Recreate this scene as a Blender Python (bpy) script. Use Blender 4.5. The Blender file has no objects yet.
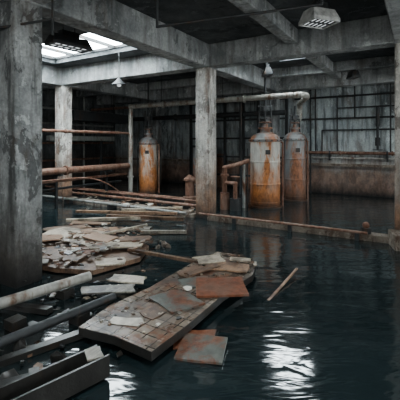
import bpy, bmesh, math, random
from mathutils import Vector, Matrix, Euler
random.seed(7)
TH=math.radians(31.4); C=math.cos(TH); S=math.sin(TH)
def L(X,Y,z=0.0):
    """survey frame (metres right / metres ahead of the tripod) -> building axes"""
    return Vector((Y*C+X*S, Y*S-X*C, z))
scene=bpy.context.scene

# ------------------------------------------------------------------ materials
class NT:
    def __init__(s,name):
        s.m=bpy.data.materials.new(name); s.m.use_nodes=True
        s.t=s.m.node_tree; s.b=s.t.nodes['Principled BSDF']
        s.pos=s.n('ShaderNodeNewGeometry').outputs['Position']
    def n(s,t,**k):
        x=s.t.nodes.new(t)
        for a,b in k.items(): setattr(x,a,b)
        return x
    def l(s,a,b): s.t.links.new(a,b)
    def mapping(s,scale=(1,1,1),rot=(0,0,0),vec=None):
        m=s.n('ShaderNodeMapping'); s.l(vec or s.pos,m.inputs[0]); m.inputs['Scale'].default_value=scale; m.inputs['Rotation'].default_value=rot
        return m.outputs[0]
    def noise(s,scale,detail=6,rough=.6,vec=None,dist=0):
        x=s.n('ShaderNodeTexNoise'); s.l(vec or s.pos,x.inputs['Vector'])
        x.inputs['Scale'].default_value=scale; x.inputs['Detail'].default_value=detail
        x.inputs['Roughness'].default_value=rough; x.inputs['Distortion'].default_value=dist
        return x.outputs[0]
    def ramp(s,f,stops):
        r=s.n('ShaderNodeValToRGB'); s.l(f,r.inputs[0]); e=r.color_ramp.elements
        while len(e)<len(stops): e.new(.5)
        for i,(p,c) in enumerate(stops):
            e[i].position=p; e[i].color=(c if isinstance(c,tuple) else (c,c,c))+(1,)
        return r.outputs[0]
    def mix(s,f,a,b,mode='MIX'):
        m=s.n('ShaderNodeMix',data_type='RGBA',blend_type=mode)
        if isinstance(f,(int,float)): m.inputs[0].default_value=f
        else: s.l(f,m.inputs[0])
        for i,v in ((6,a),(7,b)):
            if isinstance(v,tuple): m.inputs[i].default_value=v+(1,)
            else: s.l(v,m.inputs[i])
        return m.outputs[2]
    def math(s,op,a,b=0.0):
        m=s.n('ShaderNodeMath',operation=op)
        for i,v in ((0,a),(1,b)):
            if isinstance(v,(int,float)): m.inputs[i].default_value=v
            else: s.l(v,m.inputs[i])
        return m.outputs[0]
    def z(s):
        x=s.n('ShaderNodeSeparateXYZ'); s.l(s.pos,x.inputs[0]); return x.outputs[2]
    def zgrad(s,z0,z1,jit=.5,sc=3):
        zz=s.math('ADD',s.z(),s.math('MULTIPLY',s.math('SUBTRACT',s.noise(sc,5,.65,s.mapping((1,1,.35))),.5),jit*2))
        m=s.n('ShaderNodeMapRange'); s.l(zz,m.inputs[0]); m.inputs[1].default_value=z0; m.inputs[2].default_value=z1
        m.inputs[3].default_value=1; m.inputs[4].default_value=0
        return m.outputs[0]
    def bump(s,h,strength=.4,dist=.02):
        b=s.n('ShaderNodeBump'); s.l(h,b.inputs['Height']); b.inputs['Strength'].default_value=strength
        b.inputs['Distance'].default_value=dist; s.l(b.outputs[0],s.b.inputs['Normal'])
    def fin(s,col,rough=.8,metal=0,spec=.4):
        if isinstance(col,tuple): s.b.inputs['Base Color'].default_value=col+(1,)
        else: s.l(col,s.b.inputs['Base Color'])
        if isinstance(rough,(int,float)): s.b.inputs['Roughness'].default_value=rough
        else: s.l(rough,s.b.inputs['Roughness'])
        s.b.inputs['Metallic'].default_value=metal; s.b.inputs['Specular IOR Level'].default_value=spec
        return s.m

def concrete(name,light,dark,stain,peel=.58,base=None,base_z=(.2,1.0),drip=.6,scale=1.3,rust=None,pz=.8,jit=.5,rustamt=.7):
    t=NT(name)
    v=t.mapping((1,1,pz))
    n1=t.noise(scale,10,.66,v,.3)
    col=t.ramp(n1,[(.38,dark),(.58,light)])
    # peeled areas with crisp, ragged edges
    n2=t.noise(scale*1.25,12,.72,t.mapping((1,1,pz*.8),(0,0,.7)),.5)
    patch=t.ramp(n2,[(peel,0.0),(peel+.018,1.0)])
    col=t.mix(t.math('MULTIPLY',patch,.92),col,t.mix(t.noise(9,6,.7),stain,dark))
    # fresher plaster flakes
    n3=t.noise(scale*1.9,12,.74,t.mapping((1,1,pz),(0,0,2.1)),.3)
    flake=t.math('MULTIPLY',t.ramp(n3,[(.575,0.0),(.59,1.0)]),.65)
    col=t.mix(flake,col,tuple(min(1,x*1.4) for x in light))
    # grime runs
    dr=t.noise(3.0,7,.62,t.mapping((1.8,1.8,.22)))
    dm=t.math('MULTIPLY',t.ramp(dr,[(.46,0.0),(.64,1.0)]),drip)
    col=t.mix(dm,col,tuple(x*.28 for x in dark))
    if rust:
        rr=t.math('MULTIPLY',t.ramp(t.noise(2.2,9,.7,t.mapping((1.5,1.5,.4),(0,0,2))),[(.53,0.0),(.63,1.0)]),rustamt)
        col=t.mix(rr,col,rust)
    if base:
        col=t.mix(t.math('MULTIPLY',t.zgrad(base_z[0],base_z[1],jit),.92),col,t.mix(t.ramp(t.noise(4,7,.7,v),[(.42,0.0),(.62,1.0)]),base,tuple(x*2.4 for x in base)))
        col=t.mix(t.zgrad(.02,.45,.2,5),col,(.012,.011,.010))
    fine=t.noise(24,6,.7)
    col=t.mix(.45,col,t.ramp(fine,[(.3,.2),(.65,1.0)]),'MULTIPLY')
    h=t.math('ADD',t.math('MULTIPLY',patch,-.8),fine)
    t.bump(h,.7,.02)
    return t.fin(col,.8)

def metal(name,base,rustc,amount=.5,rough=.55,met=.3,zr=None,scale=4):
    t=NT(name)
    n=t.noise(scale,9,.7,t.mapping((1,1,.3)),.4)
    m=t.ramp(n,[(amount-.05,1.0),(amount+.06,0.0)])
    rust=t.ramp(t.noise(scale*4,6,.7,t.mapping((1,1,.5))),[(.3,tuple(x*.25 for x in rustc)),(.62,rustc)])
    col=t.mix(m,t.ramp(t.noise(scale*2.2,6,.6,t.mapping((1,1,.3))),[(.3,tuple(x*.5 for x in base)),(.7,base)]),rust)
    if zr: 
        col=t.mix(t.zgrad(zr[0],zr[1],.7,5),col,rust)
        col=t.mix(t.zgrad(.0,.5,.25,4),col,(.03,.018,.012))
    t.bump(t.noise(scale*8,5,.7),.35,.01)
    return t.fin(col,rough,met)

M={}
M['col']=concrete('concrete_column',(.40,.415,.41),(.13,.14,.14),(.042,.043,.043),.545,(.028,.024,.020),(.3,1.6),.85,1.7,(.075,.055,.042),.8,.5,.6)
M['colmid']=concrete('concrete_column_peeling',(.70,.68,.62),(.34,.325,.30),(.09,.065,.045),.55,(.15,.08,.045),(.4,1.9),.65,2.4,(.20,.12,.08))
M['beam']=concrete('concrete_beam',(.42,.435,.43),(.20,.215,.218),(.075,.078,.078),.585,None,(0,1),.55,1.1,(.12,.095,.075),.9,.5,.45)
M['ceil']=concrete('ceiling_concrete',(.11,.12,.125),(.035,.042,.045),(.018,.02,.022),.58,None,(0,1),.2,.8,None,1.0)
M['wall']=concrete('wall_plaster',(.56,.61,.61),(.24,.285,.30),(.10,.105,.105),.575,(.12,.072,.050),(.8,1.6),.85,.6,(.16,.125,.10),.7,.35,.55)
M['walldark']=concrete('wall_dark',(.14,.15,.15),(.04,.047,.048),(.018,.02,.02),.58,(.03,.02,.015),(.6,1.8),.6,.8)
M['floor']=concrete('floor_concrete',(.10,.10,.09),(.05,.05,.05),(.02,.02,.02))
M['curb']=concrete('curb_concrete',(.27,.225,.18),(.11,.082,.06),(.10,.05,.03),.54,None,(0,1),.2,3)
M['rustpipe']=metal('pipe_rusty_red',(.28,.17,.125),(.20,.095,.06),.5)
M['greypipe']=metal('pipe_grey_paint',(.34,.35,.33),(.17,.08,.045),.40)
M['palepipe']=metal('pipe_pale',(.42,.41,.37),(.20,.12,.08),.43)
M['dark']=metal('steel_dark',(.035,.038,.04),(.06,.035,.02),.40,.5)
M['black']=metal('blackened_timber',(.028,.027,.025),(.05,.035,.025),.40,.3,0)
M['tank']=metal('tank_steel',(.58,.56,.50),(.52,.185,.05),.475,.5,.1,(.45,1.5),3.4)
M['tankdk']=metal('tank_steel_dark',(.22,.23,.23),(.26,.105,.05),.47,.5,.2,(.2,1.1),3)
M['rustpanel']=metal('rusty_panel',(.22,.115,.08),(.23,.08,.04),.52,.3,.1,None,3)
M['slate']=metal('slate_panel',(.14,.15,.135),(.20,.085,.05),.49,.3,.1,None,4)
def wood(name,a,b,scale=3,rot=0):
    t=NT(name)
    g=t.noise(6,7,.65,t.mapping((1,9,1),(0,0,rot)))
    col=t.ramp(g,[(.3,b),(.65,a)])
    col=t.mix(t.ramp(t.noise(scale,7,.7),[(.48,0.0),(.60,.85)]),col,tuple(x*.3 for x in b))
    t.bump(g,.4,.01)
    return t.fin(col,.42)
M['woodp']=wood('wood_pale',(.58,.50,.39),(.26,.21,.155),2.2,.5)
M['woodb']=wood('wood_brown',(.21,.125,.08),(.075,.045,.028),3,-.4)
M['woodg']=wood('wood_grey',(.27,.245,.205),(.10,.087,.07),3,1.0)
M['ply']=wood('plywood',(.38,.235,.15),(.17,.095,.055),2.5,.2)
t=NT('paper'); t.bump(t.noise(9),.3); M['paper']=t.fin(t.ramp(t.noise(8),[(.35,(.38,.35,.30)),(.6,(.72,.68,.60))]),.8)
t=NT('floor_tiles'); br=t.n('ShaderNodeTexBrick'); br.offset=0; br.inputs['Scale'].default_value=1
t.l(t.pos,br.inputs['Vector'])
for k,v in (('Brick Width',.15),('Row Height',.15),('Mortar Size',.007),('Mortar Smooth',.2)): br.inputs[k].default_value=v
br.inputs['Color1'].default_value=(.13,.095,.07,1); br.inputs['Color2'].default_value=(.26,.215,.17,1); br.inputs['Mortar'].default_value=(.016,.013,.012,1)
c=t.mix(t.ramp(t.noise(2.4,9,.7),[(.43,0.0),(.57,.88)]),br.outputs[0],(.038,.029,.023))
c=t.mix(t.ramp(t.noise(3.4,9,.7),[(.50,0.0),(.60,.8)]),c,(.15,.062,.034))
t.bump(t.math('SUBTRACT',t.noise(20),t.math('MULTIPLY',br.outputs[1],2)),.4,.006)
M['tile']=t.fin(c,t.ramp(t.noise(3),[(.4,.15),(.6,.45)]))
# water: gentle swell running along the hall
t=NT('flood_water')
r0=t.mapping((1,1,1),(0,0,math.radians(58.6)))
v1=t.mapping((.5,1.3,1),(0,0,0),r0); v2=t.mapping((1.7,5.2,1),(0,0,.12),r0)
w1=t.noise(1.0,2,.45,v1,.3); w2=t.noise(1.0,2,.5,v2,.9)
t.bump(t.math('ADD',w1,t.math('MULTIPLY',w2,.26)),.5,.075)
sc=t.ramp(t.noise(.45,6,.6),[(.35,(.005,.010,.011)),(.7,(.014,.023,.025))])
t.b.inputs['IOR'].default_value=1.45
M['water']=t.fin(sc,.08,0,.8)
def emis(name,col,st):
    t=NT(name); t.b.inputs['Emission Color'].default_value=col+(1,); t.b.inputs['Emission Strength'].default_value=st
    return t.fin((.6,.6,.6),.5)
M['sky']=emis('skylight_frosted_glass',(.87,.96,1.0),20)  # glow for the two out-of-view skylights added as fill light
M['skyb']=emis('skylight_frosted_glass_bright',(.84,.95,1.0),42)
M['win']=emis('window_frosted_glass',(.92,.97,.97),6.0)  # emission of the added right-wall fill panes
M['winf']=emis('window_grimy_glass',(.94,.97,.95),3.2)  # emission of the added fill panes behind the camera
M['lampglass']=emis('lamp_diffuser',(.9,.96,1),.9)
t=NT('lamp_housing'); M['lampbody']=t.fin(t.ramp(t.noise(7),[(.35,(.25,.25,.24)),(.6,(.55,.55,.53))]),.5,.1)

# ------------------------------------------------------------------ builder
class B:
    def __init__(s,name): s.name=name; s.bm=bmesh.new(); s.mats=[]
    def mi(s,m):
        m=M[m]
        if m not in s.mats: s.mats.append(m)
        return s.mats.index(m)
    def tag(s,vs,m):
        i=s.mi(m)
        for f in {f for v in vs for f in v.link_faces}: f.material_index=i
    def box(s,c,size,m,rz=0,rx=0,ry=0):
        mat=Matrix.Translation(Vector(c))@Euler((rx,ry,rz)).to_matrix().to_4x4()@Matrix.Diagonal((*size,1))
        r=bmesh.ops.create_cube(s.bm,size=1,matrix=mat); s.tag(r['verts'],m); return s
    def bb(s,x0,x1,y0,y1,z0,z1,m):
        return s.box(((x0+x1)/2,(y0+y1)/2,(z0+z1)/2),(x1-x0,y1-y0,z1-z0),m)
    def cyl(s,p0,p1,r,m,seg=16,r2=None):
        p0=Vector(p0);p1=Vector(p1);d=p1-p0
        mat=Matrix.Translation((p0+p1)/2)@d.to_track_quat('Z','Y').to_matrix().to_4x4()
        q=bmesh.ops.create_cone(s.bm,cap_ends=True,segments=seg,radius1=r,radius2=r if r2 is None else r2,depth=d.length,matrix=mat)
        s.tag(q['verts'],m); return s
    def sph(s,c,r,m,sc=(1,1,1)):
        q=bmesh.ops.create_uvsphere(s.bm,u_segments=14,v_segments=8,radius=r,matrix=Matrix.Translation(Vector(c))@Matrix.Diagonal((*sc,1)))
        s.tag(q['verts'],m); return s
    def tube(s,pts,r,m,seg=14,flange=0):
        pts=[Vector(p) for p in pts]
        for i in range(len(pts)-1):
            s.cyl(pts[i],pts[i+1],r,m,seg)
            if flange:
                d=pts[i+1]-pts[i]; n=int(d.length/flange)
                for k in range(1,n+1):
                    q=pts[i]+d*(k/(n+1)); u=d.normalized()*.025
                    s.cyl(q-u,q+u,r*1.45,m,seg)
        for p in pts[1:-1]: s.sph(p,r*1.12,m)
        return s
    def arc(s,p0,pc,p1,r,m,n=8):
        p0,pc,p1=Vector(p0),Vector(pc),Vector(p1)
        return s.tube([p0*(1-t)**2+pc*2*t*(1-t)+p1*t*t for t in [i/n for i in range(n+1)]],r,m,10)
    def lathe(s,c,prof,m,seg=32):
        c=Vector(c); rings=[]
        for r,z in prof:
            rings.append([s.bm.verts.new(c+Vector((r*math.cos(2*math.pi*k/seg),r*math.sin(2*math.pi*k/seg),z))) for k in range(seg)])
        i=s.mi(m)
        for a,b in zip(rings,rings[1:]):
            for k in range(seg):
                f=s.bm.faces.new((a[k],a[(k+1)%seg],b[(k+1)%seg],b[k])); f.material_index=i
        for rg,rev in ((rings[0],True),(rings[-1],False)):
            f=s.bm.faces.new(rg[::-1] if rev else rg); f.material_index=i
        return s
    def ring(s,c,R,r,m,seg=20):
        c=Vector(c)
        for k in range(seg):
            a=2*math.pi*k/seg; b=2*math.pi*(k+1)/seg
            s.cyl(c+Vector((R*math.cos(a),R*math.sin(a),0)),c+Vector((R*math.cos(b),R*math.sin(b),0)),r,m,6)
        for k in range(2):
            a=k*math.pi/2; v=Vector((R*math.cos(a),R*math.sin(a),0)); s.cyl(c-v,c+v,r*.8,m,6)
        return s
    def hole_pipe(s,p0,p1,r,m,th=.012,seg=20):
        p0=Vector(p0);p1=Vector(p1);q=(p1-p0).to_track_quat('Z','Y'); i=s.mi(m); R=[]
        for p,rr in ((p0,r-th),(p0,r),(p1,r),(p1,r-th)):
            R.append([s.bm.verts.new(p+q@Vector((rr*math.cos(2*math.pi*k/seg),rr*math.sin(2*math.pi*k/seg),0))) for k in range(seg)])
        for j in range(4):
            a,b=R[j],R[(j+1)%4]
            for k in range(seg):
                f=s.bm.faces.new((a[k],a[(k+1)%seg],b[(k+1)%seg],b[k])); f.material_index=i
        return s
    def slab(s,pts,zs,th,m,mside=None):
        n=len(pts)
        if not isinstance(zs,(list,tuple)): zs=[zs]*n
        top=[s.bm.verts.new((p[0],p[1],z)) for p,z in zip(pts,zs)]
        bot=[s.bm.verts.new((p[0],p[1],z-th)) for p,z in zip(pts,zs)]
        a=s.mi(m); b=s.mi(mside or m)
        f=s.bm.faces.new(top); f.material_index=a
        f=s.bm.faces.new(bot[::-1]); f.material_index=b
        for k in range(n):
            f=s.bm.faces.new((top[k],bot[k],bot[(k+1)%n],top[(k+1)%n])); f.material_index=b
        return s
    def done(s,bevel=0):
        bmesh.ops.recalc_face_normals(s.bm,faces=s.bm.faces)
        me=bpy.data.meshes.new(s.name)
        vs=s.bm.verts; lo=Vector([min(v.co[i] for v in vs) for i in range(3)]); hi=Vector([max(v.co[i] for v in vs) for i in range(3)])
        c=(lo+hi)/2
        for v in vs: v.co-=c
        for f in s.bm.faces: f.smooth=True
        s.bm.to_mesh(me); s.bm.free()
        for m in s.mats: me.materials.append(m)
        me.set_sharp_from_angle(angle=math.radians(38))
        o=bpy.data.objects.new(s.name,me); o.location=c; scene.collection.objects.link(o)
        if bevel:
            md=o.modifiers.new('bevel','BEVEL'); md.width=bevel; md.segments=2; md.limit_method='ANGLE'
        return o

# ------------------------------------------------------------------ shell
X0,X1,Y0,Y1=-4.0,14.8,-5.0,14.6; ZC=4.6; ZF=-.6
B('floor').bb(X0,X1,Y0,Y1,ZF-.2,ZF,'floor').done()
B('wall_back').bb(X1,X1+.3,Y0,Y1,ZF-.2,ZC+.3,'wall').done()
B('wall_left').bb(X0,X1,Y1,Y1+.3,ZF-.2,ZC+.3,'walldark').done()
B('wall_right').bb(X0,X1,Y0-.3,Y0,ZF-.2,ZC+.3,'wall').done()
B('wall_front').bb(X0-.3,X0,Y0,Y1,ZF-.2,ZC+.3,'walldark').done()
B('flood_water').bb(X0,X1,Y0,Y1,-.02,0,'water').done()
holes=[(5.9,7.6,6.6,10.2,'skyb'),(9.7,11.1,2.75,3.8,'skyb'),(.6,3.2,.6,2.1,'sky'),(10.6,13.4,-3.2,-.6,'sky')]  # last two: unseen skylights, added to brighten the foreground and back wall
xs=sorted({X0,X1}|{h[0] for h in holes}|{h[1] for h in holes}); ys=sorted({Y0,Y1}|{h[2] for h in holes}|{h[3] for h in holes})
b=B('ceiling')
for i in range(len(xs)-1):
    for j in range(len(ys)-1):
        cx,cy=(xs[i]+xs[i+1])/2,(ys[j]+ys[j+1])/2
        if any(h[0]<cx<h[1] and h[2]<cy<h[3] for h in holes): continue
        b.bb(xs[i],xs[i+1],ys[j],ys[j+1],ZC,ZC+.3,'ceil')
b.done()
for k,h in enumerate(holes):
    b=B('window_%d'%(k+1))
    b.bb(h[0],h[1],h[2],h[3],ZC+.22,ZC+.25,h[4])
    n=4 if k==0 else 2
    for i in range(n+1):
        y=h[2]+.03+(h[3]-h[2]-.06)*i/n; b.bb(h[0],h[1],y-.025,y+.025,ZC+.12,ZC+.21,'dark')
    for x in (h[0]+.03,h[1]-.03): b.bb(x-.02,x+.02,h[2],h[3],ZC+.13,ZC+.2,'dark')
    b.done()
wn=5
for y0,y1 in ((-4.2,-.4),(.6,4.4),(5.6,9.6)):  # glowing panes added behind the camera as frontal fill light
    b=B('window_%d'%wn); wn+=1
    b.bb(X0,X0+.02,y0,y1,1.3,3.8,'winf')
    n=4
    for i in range(n+1):
        y=y0+(y1-y0)*i/n; b.bb(X0,X0+.06,y-.03,y+.03,1.27,3.83,'dark')
    for z in (1.3,2.5,3.8): b.bb(X0,X0+.06,y0,y1,z-.03,z+.03,'dark')
    b.done()
for x0,x1 in ((-2.8,2.4),(3.8,7.8),(9.0,13.2)):  # unseen glowing panes added on the right wall, fill for the ceiling underside
    b=B('window_%d'%wn); wn+=1
    b.bb(x0,x1,Y0,Y0+.02,1.3,3.8,'win')
    n=4
    for i in range(n+1):
        x=x0+(x1-x0)*i/n; b.bb(x-.03,x+.03,Y0,Y0+.06,1.27,3.83,'dark')
    for z in (1.3,2.5,3.8): b.bb(x0,x1,Y0,Y0+.06,z-.03,z+.03,'dark')
    b.done()

CA=[3.1,8.39,13.6]; CB=[.22,4.93,10.8]
for x in CA:
    for y in CB:
        if (x,y)==(3.1,.22): continue
        m='colmid' if x==8.39 else 'col'
        b=B('concrete_column'); h=.21
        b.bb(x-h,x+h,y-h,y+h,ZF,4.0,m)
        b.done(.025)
b=B('ceiling_beams')
for y in CB: b.bb(X0,X1,y-.21,y+.21,4.0,ZC,'beam')
for x in CA: b.bb(x-.2,x+.2,Y0,Y1,4.02,ZC,'beam')
for y in (2.5,): b.bb(X0,X1,y-.13,y+.13,4.28,ZC,'beam')
for x in (12.2,): b.bb(x-.12,x+.12,Y0,Y1,4.3,ZC,'beam')
b.done(.02)

# ------------------------------------------------------------------ walkway curb across hall
B('concrete_curb').bb(8.05,8.33,.45,4.7,ZF,.13,'curb').done(.015)
B('concrete_curb').bb(8.12,8.6,5.16,10.5,ZF,.10,'curb').done(.015)
b=B('trench_rail'); b.tube([(7.98,.9,.17),(7.98,4.9,.17)],.03,'rustpipe')
for y in (1.1,2.5,3.9): b.bb(7.95,8.02,y-.04,y+.04,ZF,.15,'dark')
b.done()
b=B('trench_pipes')
b.tube([(7.85,5.2,.16),(7.85,12.2,.16)],.04,'greypipe',flange=2)
b.tube([(8.75,5.2,.2),(8.75,12.2,.2)],.045,'rustpipe',flange=2)
b.tube([(8.95,5.2,.3),(8.95,12.6,.3)],.03,'rustpipe')
b.tube([(9.6,5.4,.22),(9.6,12.2,.22)],.04,'rustpipe',flange=3)
for y in (6,8,10,12): b.bb(7.8,9.7,y-.04,y+.04,ZF,.13,'dark')
b.done()
B('concrete_step').slab([(7.6,-.2),(8.15,-.2),(8.15,.55),(7.6,.4)],.28,.88,'curb').done(.02)
b=B('pipe_elbow_fitting'); p=Vector((8.15,.95,.13))
b.cyl(p,p+Vector((0,0,.12)),.1,'dark').cyl(p+Vector((0,0,.12)),p+Vector((0,0,.17)),.06,'rustpipe').sph(p+Vector((0,.0,.17)),.07,'rustpipe').done()

# ------------------------------------------------------------------ tanks
def tank(x,y,R,top,m,rod_top,mast):
    b=B('storage_tank')
    b.lathe((x,y,0),[(R*1.12,ZF),(R*1.12,.05),(R,.06),(R,top-.1)],m)
    for z in (.16,top*.34,top*.66): b.lathe((x,y,z),[(R*1.0,-.03),(R*1.03,-.02),(R*1.03,.02),(R*1.0,.03)],m)
    b.lathe((x,y,0),[(R,top-.12),(R*1.09,top-.11),(R*1.09,top-.03),(R*1.0,top-.02)],'tankdk')
    b.lathe((x,y,0),[(R,top-.03),(R*.96,top+.03),(R*.8,top+.10),(R*.55,top+.16),(R*.34,top+.19),(R*.34,top+.28),(R*.5,top+.29),(R*.5,top+.34),(R*.2,top+.35),(R*.16,top+.45)],'tankdk')
    b.cyl((x,y,top+.42),(x,y,mast),.035,'dark')
    for sx in (-1,1):
        b.cyl((x+sx*R*.5*S,y-sx*R*.5*C,top+.08),(x+sx*R*.32*S,y-sx*R*.32*C,rod_top),.026,'dark',8)
    for z in (top+.62,rod_top-.25):
        b.cyl((x-R*.5*S,y+R*.5*C,z),(x+R*.5*S,y-R*.5*C,z),.026,'dark',8)
    b.ring((x,y,top+.5),R*.4,.018,'rustpipe')
    b.box((x,y,rod_top-.32),(.14,.14,.16),'dark',TH)
    b.box((x-R*C*.99,y-R*S*.99,top*.8),(.03,.15,.14),'dark',TH)
    px,py=x+R*1.2*S,y-R*1.2*C
    b.tube([(px,py,ZF),(px,py,top-.15),(x+R*.6*S,y-R*.6*C,top+.1)],.03,'rustpipe')
    px,py=x-R*1.2*S,y+R*1.2*C
    b.tube([(px,py,ZF),(px,py,top*.85)],.02,'dark')
    for k in range(16):
        a=k*math.pi/8; b.sph((x+R*1.09*math.cos(a),y+R*1.09*math.sin(a),top-.07),.022,'dark')
    return b.done()
tank(10.76,4.16,.46,2.15,'tank',3.4,4.57)
tank(12.45,3.72,.37,2.2,'tankdk',3.2,3.3)
tank(11.3,9.34,.36,2.05,'tank',3.3,4.57)

b=B('riser_pipe'); b.tube([(10.44,9.5,ZF),(10.44,9.5,3.32)],.085,'palepipe',flange=1.6); b.done()
b=B('overhead_pipe')
b.sph((10.44,9.5,3.4),.1,'palepipe')
b.tube([(10.44,9.5,3.4),(10.44,3.15,3.4)],.085,'palepipe',flange=2.1)
b.arc((10.44,3.15,3.4),(10.5,2.7,3.4),(11.2,3.0,3.4),.085,'palepipe')
b.tube([(11.2,3.0,3.4),(12.3,3.5,3.35)],.085,'palepipe'); b.arc((12.3,3.5,3.35),(12.6,3.6,3.3),(12.6,3.62,2.75),.085,'palepipe')
for y in (8,5.5): b.cyl((10.44,y,3.4),(10.44,y,4.58),.012,'dark',8)
b.done()
b=B('ceiling_pipe_run'); b.tube([(12.9,14.4,3.7),(12.9,4.3,3.7)],.06,'rustpipe',flange=2); b.tube([(12.9,6,3.7),(12.9,6,ZF)],.05,'dark')
b.tube([(13.2,14.4,3.15),(13.2,4.3,3.15)],.1,'dark',flange=2)
for y in (5.5,9,13): b.cyl((12.9,y,3.7),(12.9,y,4.58),.012,'dark',8)
b.done()

b=B('pipe_rack')
b.tube([(-3.9,9.5,2.37),(10.3,9.5,2.37)],.05,'rustpipe',flange=3)
b.tube([(-3.9,9.5,1.14),(10.3,9.5,1.14)],.105,'rustpipe',flange=3)
b.tube([(-3.9,9.62,.82),(10.3,9.62,.82)],.045,'rustpipe')
b.tube([(-3.9,9.8,.55),(10.2,9.8,.55)],.04,'dark')
for x in (1.5,5.6,7.2,9.3): 
    b.bb(x-.035,x+.035,9.58,9.65,ZF,1.05,'dark'); b.bb(x-.04,x+.04,9.35,9.85,.98,1.04,'dark')
b.tube([(5.6,9.62,1.0),(5.6,9.62,2.4)],.02,'dark')
b.done()
b=B('handrail'); 
b.arc((7.3,9.2,.9),(8.6,9.0,1.0),(9.2,8.6,.1),.02,'rustpipe')
b.tube([(6.0,9.3,.9),(7.3,9.2,.9)],.02,'rustpipe'); b.tube([(6.4,9.27,.9),(6.4,9.27,ZF)],.02,'rustpipe'); b.tube([(9.2,8.6,.1),(9.2,8.6,ZF)],.02,'rustpipe'); b.done()

b=B('service_duct')
b.bb(9.5,12.7,11.6,12.1,2.9,3.3,'dark'); b.bb(9.2,12.7,12.6,12.9,2.1,2.3,'greypipe')
for x in (9.8,11.9): b.cyl((x,11.85,3.3),(x,11.85,4.58),.015,'dark',8)
for x in (10,12): b.bb(x-.05,x+.05,12.7,12.8,ZF,2.2,'dark')
b.done()
b=B('equipment_frame')
for y in (4.6,5.2,5.8,6.5,7.4,8.3,9.2):
    b.bb(14.2,14.3,y-.05,y+.05,ZF,4.0,'dark')
for z in (.6,1.4,2.2,3.0,3.8): b.bb(14.22,14.28,4.6,9.2,z-.04,z+.04,'dark')
b.bb(14.3,14.6,5.7,6.4,ZF,2.0,'tankdk'); b.bb(14.3,14.6,7.5,8.2,ZF,1.5,'rustpipe')
b.done()
b=B('equipment_cabinet'); b.bb(13.4,13.9,7.6,8.6,ZF,1.9,'dark'); b.bb(13.37,13.4,7.68,8.08,.2,1.8,'tankdk'); b.bb(13.37,13.4,8.12,8.52,.2,1.8,'tankdk'); b.done(.01)
b=B('wall_conduits')
for z in (1.2,2.0,2.9,3.6): b.tube([(2,14.5,z),(14.5,14.5,z)],.045,'rustpipe' if z<2.5 else 'greypipe',flange=3)
for x in (6,8,9.5,11,12.5): b.cyl((x,14.52,ZF),(x,14.52,4.58),.05,'greypipe')
b.done()

b=B('pump_manifold')
p=L(.75,10.9); q=L(1.35,11.1)
b.tube([(p.x,p.y,ZF),(p.x,p.y,1.25),(q.x,q.y,1.4),(10.35,4.55,1.45)],.07,'rustpipe')
b.tube([(q.x,q.y,ZF),(q.x,q.y,1.4)],.05,'greypipe')
p2=L(1.05,10.7); b.tube([(p2.x,p2.y,ZF),(p2.x,p2.y,.8),(p.x,p.y,.8)],.06,'rustpipe')
b.cyl((p2.x,p2.y,ZF),(p2.x,p2.y,.35),.16,'dark'); b.cyl((p.x,p.y,ZF),(p.x,p.y,.5),.14,'rustpipe')
b.cyl((p.x,p.y,1.0),(p.x,p.y,1.06),.13,'rustpipe'); b.ring((p2.x,p2.y,1.0),.13,.014,'rustpipe'); b.cyl((p2.x,p2.y,.8),(p2.x,p2.y,1.0),.015,'dark')
b.done()
b=B('centrifugal_pump'); p=L(-.32,11.3)
b.lathe((p.x,p.y,0),[(.17,ZF),(.17,.25),(.22,.26),(.22,.32),(.14,.34),(.14,.8),(.19,.82),(.19,.88),(.1,.95),(.04,1.0)],'rustpipe',20)
b.tube([(p.x,p.y,.6),(p.x+.5,p.y+.1,.6),(p.x+.5,p.y+.1,ZF)],.06,'dark'); b.done()

b=B('wall_pipes'); xw=14.72
for z,r,m,y0,y1 in ((3.8,.035,'dark',-4.5,4.4),(3.35,.025,'dark',-4.5,2.7),(2.95,.035,'dark',-4.5,4.4),(2.5,.03,'dark',.4,3.3),(1.62,.06,'rustpipe',-4.5,4.4),(1.42,.035,'palepipe',-4.5,4.4)):
    b.tube([(xw-r,y0,z),(xw-r,y1,z)],r,m,flange=2)
for y,z0,z1 in ((3.75,ZF,4.55),(3.55,1.6,4.55),(2.73,1.6,3.8),(3.3,1.6,2.5),(2.1,2.95,4.55),(.9,1.6,4.55)):
    b.cyl((xw-.05,y,z0),(xw-.05,y,z1),.028,'dark',10)
for y in (-3,-1,1,3): b.bb(xw-.12,X1-.01,y-.03,y+.03,1.32,1.7,'dark')
b.done()
b=B('wall_valve'); b.cyl((14.5,1.3,1.75),(14.5,1.3,3.3),.045,'dark'); b.cyl((14.5,1.3,1.9),(14.5,1.3,2.2),.09,'dark'); b.cyl((14.5,1.3,2.6),(14.5,1.3,3.3),.07,'dark'); b.ring((14.5,1.3,1.75),.16,.016,'dark')
b.cyl((14.5,1.3,2.05),(14.79,1.3,2.05),.03,'dark').cyl((14.5,1.3,3.2),(14.79,1.3,3.2),.03,'dark'); b.done()
B('trim_1').bb(14.66,14.8,Y0,Y1,1.1,1.2,'curb').done()

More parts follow.
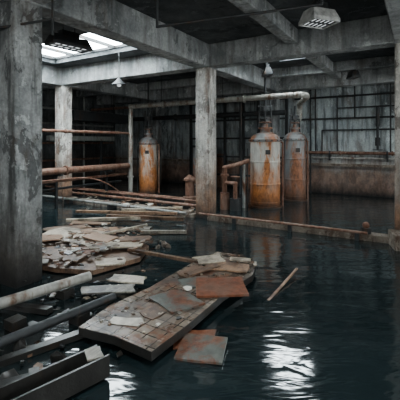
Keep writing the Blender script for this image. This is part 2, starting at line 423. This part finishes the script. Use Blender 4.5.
# ------------------------------------------------------------------ ceiling lamps & conduits
def lamp(c,ln,wd,rz,hang,body='lampbody',slat='dark'):
    b=B('industrial_ceiling_lamp'); c=Vector(c); R=Matrix.Rotation(rz,3,'Z')
    def w(x,y,z): return c+R@Vector((x,y,z))
    i=b.mi(body)
    v=[b.bm.verts.new(w(x,y,z)) for (x,y,z) in [(-ln/2,-wd/2,0),(ln/2,-wd/2,0),(ln/2,wd/2,0),(-ln/2,wd/2,0),(-ln/2*.85,-wd/2*.6,.17),(ln/2*.85,-wd/2*.6,.17),(ln/2*.85,wd/2*.6,.17),(-ln/2*.85,wd/2*.6,.17)]]
    for f in ((3,2,1,0),(4,5,6,7),(0,1,5,4),(1,2,6,5),(2,3,7,6),(3,0,4,7)):
        b.bm.faces.new([v[k] for k in f]).material_index=i
    b.box(w(0,0,-.012),(ln*.9,wd*.84,.02),'lampglass',rz)
    n=6
    for k in range(n): b.box(w(-ln*.42+ln*.84*k/(n-1),0,-.03),(.012,wd*.86,.03),slat,rz)
    b.box(w(0,0,-.03),(ln*.9,.012,.03),slat,rz)
    for y in (-1,1): b.box(w(0,y*wd*.47,-.02),(ln,.025,.06),body,rz)
    for x in (-1,1): b.box(w(x*ln*.49,0,-.02),(.025,wd*.94,.06),body,rz)
    b.box(w(0,0,.23),(ln*.45,wd*.4,.12),'dark',rz)
    for x in (-1,1): b.cyl(w(x*ln*.15,0,.2),w(x*ln*.15,0,hang),.012,'dark',8)
    return b.done()
lamp(L(1.95,5.9,4.0),.5,.42,TH-math.pi/2+.35,.58)
lamp(L(-2.8,7.7,4.08),.9,.4,-.15,.5,'dark')
lamp(L(2.05,11.0,4.1),.5,.25,TH,.48,'dark')
lamp(L(4.85,11.4,4.1),.45,.25,TH,.48,'dark')
b=B('pendant_lamp'); p=L(-2.25,10.0)
b.cyl((p.x,p.y,3.75),(p.x,p.y,4.58),.01,'dark',8); b.lathe((p.x,p.y,3.62),[(.2,0),(.19,.02),(.1,.1),(.05,.16),(.03,.2)],'dark',20); b.sph((p.x,p.y,3.62),.06,'lampglass'); b.done()
b=B('electrical_conduit')
b.tube([L(-.62,5.2,4.55),L(-.62,5.2,3.68),L(1.75,5.2,4.0),L(1.85,5.2,4.5)],.02,'dark'); b.done()
b=B('electrical_conduit')
b.tube([L(-3.4,5.0,3.5),L(-2.05,5.0,3.72),L(-2.05,5.0,3.5)],.018,'dark'); b.tube([L(-2.05,5.0,3.72),L(-2.05,5.0,4.55)],.015,'dark'); b.done()

# ------------------------------------------------------------------ tiled walkway
b=B('tiled_walkway')
b.slab([(2.5,2.03),(3.1,2.02),(3.9,2.05),(4.7,2.0),(5.2,2.15),(5.45,2.5),(5.4,2.95),(4.6,3.0),(3.6,2.96),(2.95,3.02),(2.45,2.93),(2.52,2.5)],.15,.09,'tile','black')
for x in (2.8,3.7,4.6): b.bb(x-.06,x+.06,2.15,2.85,ZF,.06,'dark')
b.done(.006)

def board(name,X,Y,w,d,rz,m,z=.17,th=.02,tx=0,ty=0,jag=.06):
    b=B(name); pts=[];zs=[]
    base=[(-.5,-.5),(-.1,-.5),(.5,-.5),(.5,.05),(.5,.5),(.0,.5),(-.5,.5),(-.5,.1)]
    for (x,y) in base:
        x=x*w+random.uniform(-jag,jag)*w; y=y*d+random.uniform(-jag,jag)*d
        zz=z+x*tx+y*ty
        v=Vector((x*math.cos(rz)-y*math.sin(rz), x*math.sin(rz)+y*math.cos(rz)))
        p=L(X+v.x,Y+v.y); pts.append((p.x,p.y)); zs.append(zz)
    b.slab(pts,zs,th,m)
    return b.done()
A1=math.radians(58.6)
board('rusty_panel',.27,4.55,.62,.5,A1-1.0,'rustpanel',.20,.025,.02,.05,.03)
board('slate_panel',-.28,4.18,.42,.48,A1-.35,'slate',.18,.02,0,.03,.05)
board('slate_panel',-.05,4.75,.4,.3,.3,'slate',.175,.02,.05,0,.08)
board('slate_panel',.02,3.45,.46,.36,-.25,'slate',.045,.02,.03,.12,.03)
board('rusty_panel',-.05,3.62,.4,.3,-.1,'rustpanel',.03,.02,.03,.10,.05)
board('plywood_sheet',.42,5.3,.62,.33,-.25,'ply',.185,.02,0,0,.06)
board('plywood_sheet',.15,5.6,.45,.3,.4,'woodp',.20,.015,0,.05,.1)
board('wooden_board',.62,5.55,.3,.14,-.3,'woodp',.215,.02,0,0,.05)
board('wooden_board',.05,5.15,.6,.12,.7,'woodb',.20,.02,0,0,.05)
board('paper_sheet',-.76,3.72,.34,.13,-.2,'paper',.165,.006,0,.05,.12)
board('paper_sheet',-.15,4.45,.12,.09,.5,'paper',.205,.004,0,.1,.2)
board('ply_offcut',-.5,3.95,.3,.22,1.0,'woodb',.165,.012,0,.02,.1)
board('ply_offcut',-.1,5.15,.45,.25,.9,'woodb',.175,.015,0,.02,.1)
b=B('collapsed_deck')
pts=[L(-3.1,5.9),L(-2.2,5.5),L(-1.6,5.4),L(-1.0,6.0),L(-.95,6.7),L(-1.6,7.6),L(-2.6,8.2),L(-3.6,7.4)]
b.slab([(p.x,p.y) for p in pts],.09,.07,'woodb')
for X,Y in ((-2.8,6.2),(-1.5,6.0),(-2.4,7.4),(-1.6,6.9)):
    p=L(X,Y); b.bb(p.x-.06,p.x+.06,p.y-.06,p.y+.06,ZF,.04,'dark')
b.done()
hp=[(-2.55,7.2,1.3,.75,-.35,'woodp',.16),(-1.55,6.5,.95,.5,.25,'woodp',.17),(-2.3,5.95,.85,.5,-.2,'woodb',.16),(-1.42,5.7,.45,.3,.3,'woodp',.13),
(-1.2,4.7,.62,.24,.15,'woodg',.10),(-1.0,5.0,.5,.2,-.3,'woodp',.12),(-2.0,7.6,.9,.4,.3,'ply',.17),(-3.0,6.9,.7,.5,.3,'ply',.19),(-1.9,6.9,.6,.35,-.5,'ply',.20),
(-1.3,6.9,.7,.3,.1,'woodb',.18),(-2.9,7.9,.9,.35,.5,'woodb',.15),(-1.9,6.25,.5,.3,.7,'rustpanel',.17),(-2.7,5.7,.7,.35,.2,'woodg',.15),(-2.6,8.4,.9,.25,-.1,'woodb',.14),(-1.5,8.2,.8,.2,.1,'woodg',.06)]
for X,Y,w,d,r,m,z in hp:
    board('broken_board',X,Y,w,d,r,m,z,.02,random.uniform(-.05,.05),random.uniform(-.04,.08),.08)

def stick(name,a,bb,r,m):
    b=B(name); a=Vector(a);bb=Vector(bb); d=(bb-a)
    b.box((a+bb)/2,(d.length,r*2,r*1.3),m,math.atan2(d.y,d.x),0,-math.asin(d.z/d.length)); return b.done()
stick('wooden_pole',L(.80,4.48,-.02),L(1.48,5.5,.08),.016,'ply')
stick('wooden_plank',L(-1.25,6.3,.14),L(.0,5.55,.16),.035,'woodb')
stick('wooden_plank',L(-1.3,7.9,.05),L(-.3,7.9,.05),.05,'woodg')
stick('wooden_plank',L(-3.2,8.6,.15),L(-1.2,9.2,.1),.05,'woodp')
stick('wooden_plank',L(-2.4,9.3,.12),L(-.4,8.9,.12),.06,'woodb')
stick('wooden_plank',L(-3.4,9.9,.12),L(-.6,9.4,.16),.05,'ply')
stick('wooden_plank',L(-2.2,10.1,.12),L(-.5,10.2,.16),.05,'woodp')
stick('wooden_plank',L(-1.9,7.1,.2),L(-1.1,7.5,.3),.03,'woodp')
for a,e,r in (((-2.1,3.0),(-1.15,3.75),.045),((-1.9,2.75),(-1.2,3.05),.06),((-2.4,4.4),(-1.75,4.2),.05)):
    stick('sunken_timber',L(a[0],a[1],.02),L(e[0],e[1],.045),r,'black')
B('grey_pipe').hole_pipe(L(-2.9,3.3,.2),L(-1.52,4.95,.17),.062,'palepipe').done()
B('dark_pipe').hole_pipe(L(-2.5,2.62,.12),L(-1.05,4.4,.12),.05,'dark').done()
b=B('pipe_cradle')
for X,Y in ((-1.75,4.68),(-2.0,3.9),(-1.35,4.03),(-2.2,3.0)):
    p=L(X,Y); b.bb(p.x-.08,p.x+.08,p.y-.08,p.y+.08,ZF,.1,'black')
b.done()
b=B('steel_channel'); a=L(-1.75,2.2,.12); e=L(-.84,3.12,.12); d=e-a; rz=math.atan2(d.y,d.x); c=(a+e)/2
b.box(c+Vector((0,0,-.08)),(d.length,.2,.02),'black',rz)
nrm=Vector((-d.y,d.x,0)).normalized()
for s_ in (-1,1): b.box(c+nrm*.1*s_,(d.length,.02,.18),'black',rz)
p=e-d*.1; b.box((p.x,p.y,-.3),(.12,.12,.55),'dark',rz); p=e-d*.8; b.box((p.x,p.y,-.3),(.12,.12,.55),'dark',rz)
b.done()
board('broken_tile',-.9,3.05,.13,.14,.5,'woodg',.225,.015,0,.1,.04)

def chip(b,X,Y,z,s,pal=None):
    p=L(X,Y); m=random.choice(pal or ['woodp','woodg','woodb','paper','curb','ply','slate','black','woodb','dark'])
    n=random.choice([4,5]); a0=random.random()*6; q=[(p.x+s*random.uniform(.5,1)*math.cos(a0+k*6.283/n),p.y+s*random.uniform(.4,1)*math.sin(a0+k*6.283/n)) for k in range(n)]
    b.slab(q,[z+random.uniform(0,s*.35) for _ in q],random.uniform(.006,.025),m)
b=B('scattered_debris')
for _ in range(110):
    x=random.uniform(2.55,5.4); y=random.uniform(2.05,2.95); chip(b,x*S-y*C,x*C+y*S,.16,random.uniform(.01,.04))
b.done()
b=B('scattered_debris')
for _ in range(190): chip(b,random.gauss(-2.0,.5),random.gauss(6.7,.65),.17,random.uniform(.02,.10))
b.done()
b=B('scattered_debris')
for _ in range(50): chip(b,random.gauss(-1.5,.35),random.gauss(4.5,.45),.03,random.uniform(.02,.07),['woodb','woodg','black','woodp','dark','black'])
b.done()
b=B('scattered_debris')
for _ in range(60):
    t_=random.random(); chip(b,-1.9+t_*1.0+random.gauss(0,.15),2.6+t_*.8+random.gauss(0,.15),.03,random.uniform(.02,.07),['black','black','woodb','black','dark'])
b.done()
b=B('scattered_debris')
for _ in range(50):
    y=random.uniform(5.3,10); x=random.uniform(7.9,8.9); chip(b,x*S-y*C,x*C+y*S,.14,random.uniform(.04,.14))
b.done()
for X,Y,s in ((-.7,7.0,.09),(-.62,6.9,.07),(-.8,6.85,.06),(-1.3,3.3,.08),(-1.6,3.0,.09),(-1.75,3.5,.1)):
    b=B('rubble_chunk')
    p=L(X,Y); q=bmesh.ops.create_icosphere(b.bm,subdivisions=1,radius=s,matrix=Matrix.Translation((p.x,p.y,.02))@Euler((X*9,Y*7,1)).to_matrix().to_4x4()@Matrix.Diagonal((1,.7,1.1,1))); b.tag(q['verts'],'curb' if Y>5 else 'black')
    b.done()

# ------------------------------------------------------------------ world + camera
w=bpy.data.worlds.new('overcast'); scene.world=w; w.use_nodes=True
w.node_tree.nodes['Background'].inputs[0].default_value=(.35,.5,.6,1); w.node_tree.nodes['Background'].inputs[1].default_value=.3
cam=bpy.data.cameras.new('camera'); co=bpy.data.objects.new('camera',cam); scene.collection.objects.link(co)
co.location=(0,0,2.0); co.rotation_euler=(math.pi/2,0,TH-math.pi/2)
cam.sensor_width=36; cam.lens=36*360/400; cam.shift_y=-57/400; cam.clip_start=.05
scene.camera=co
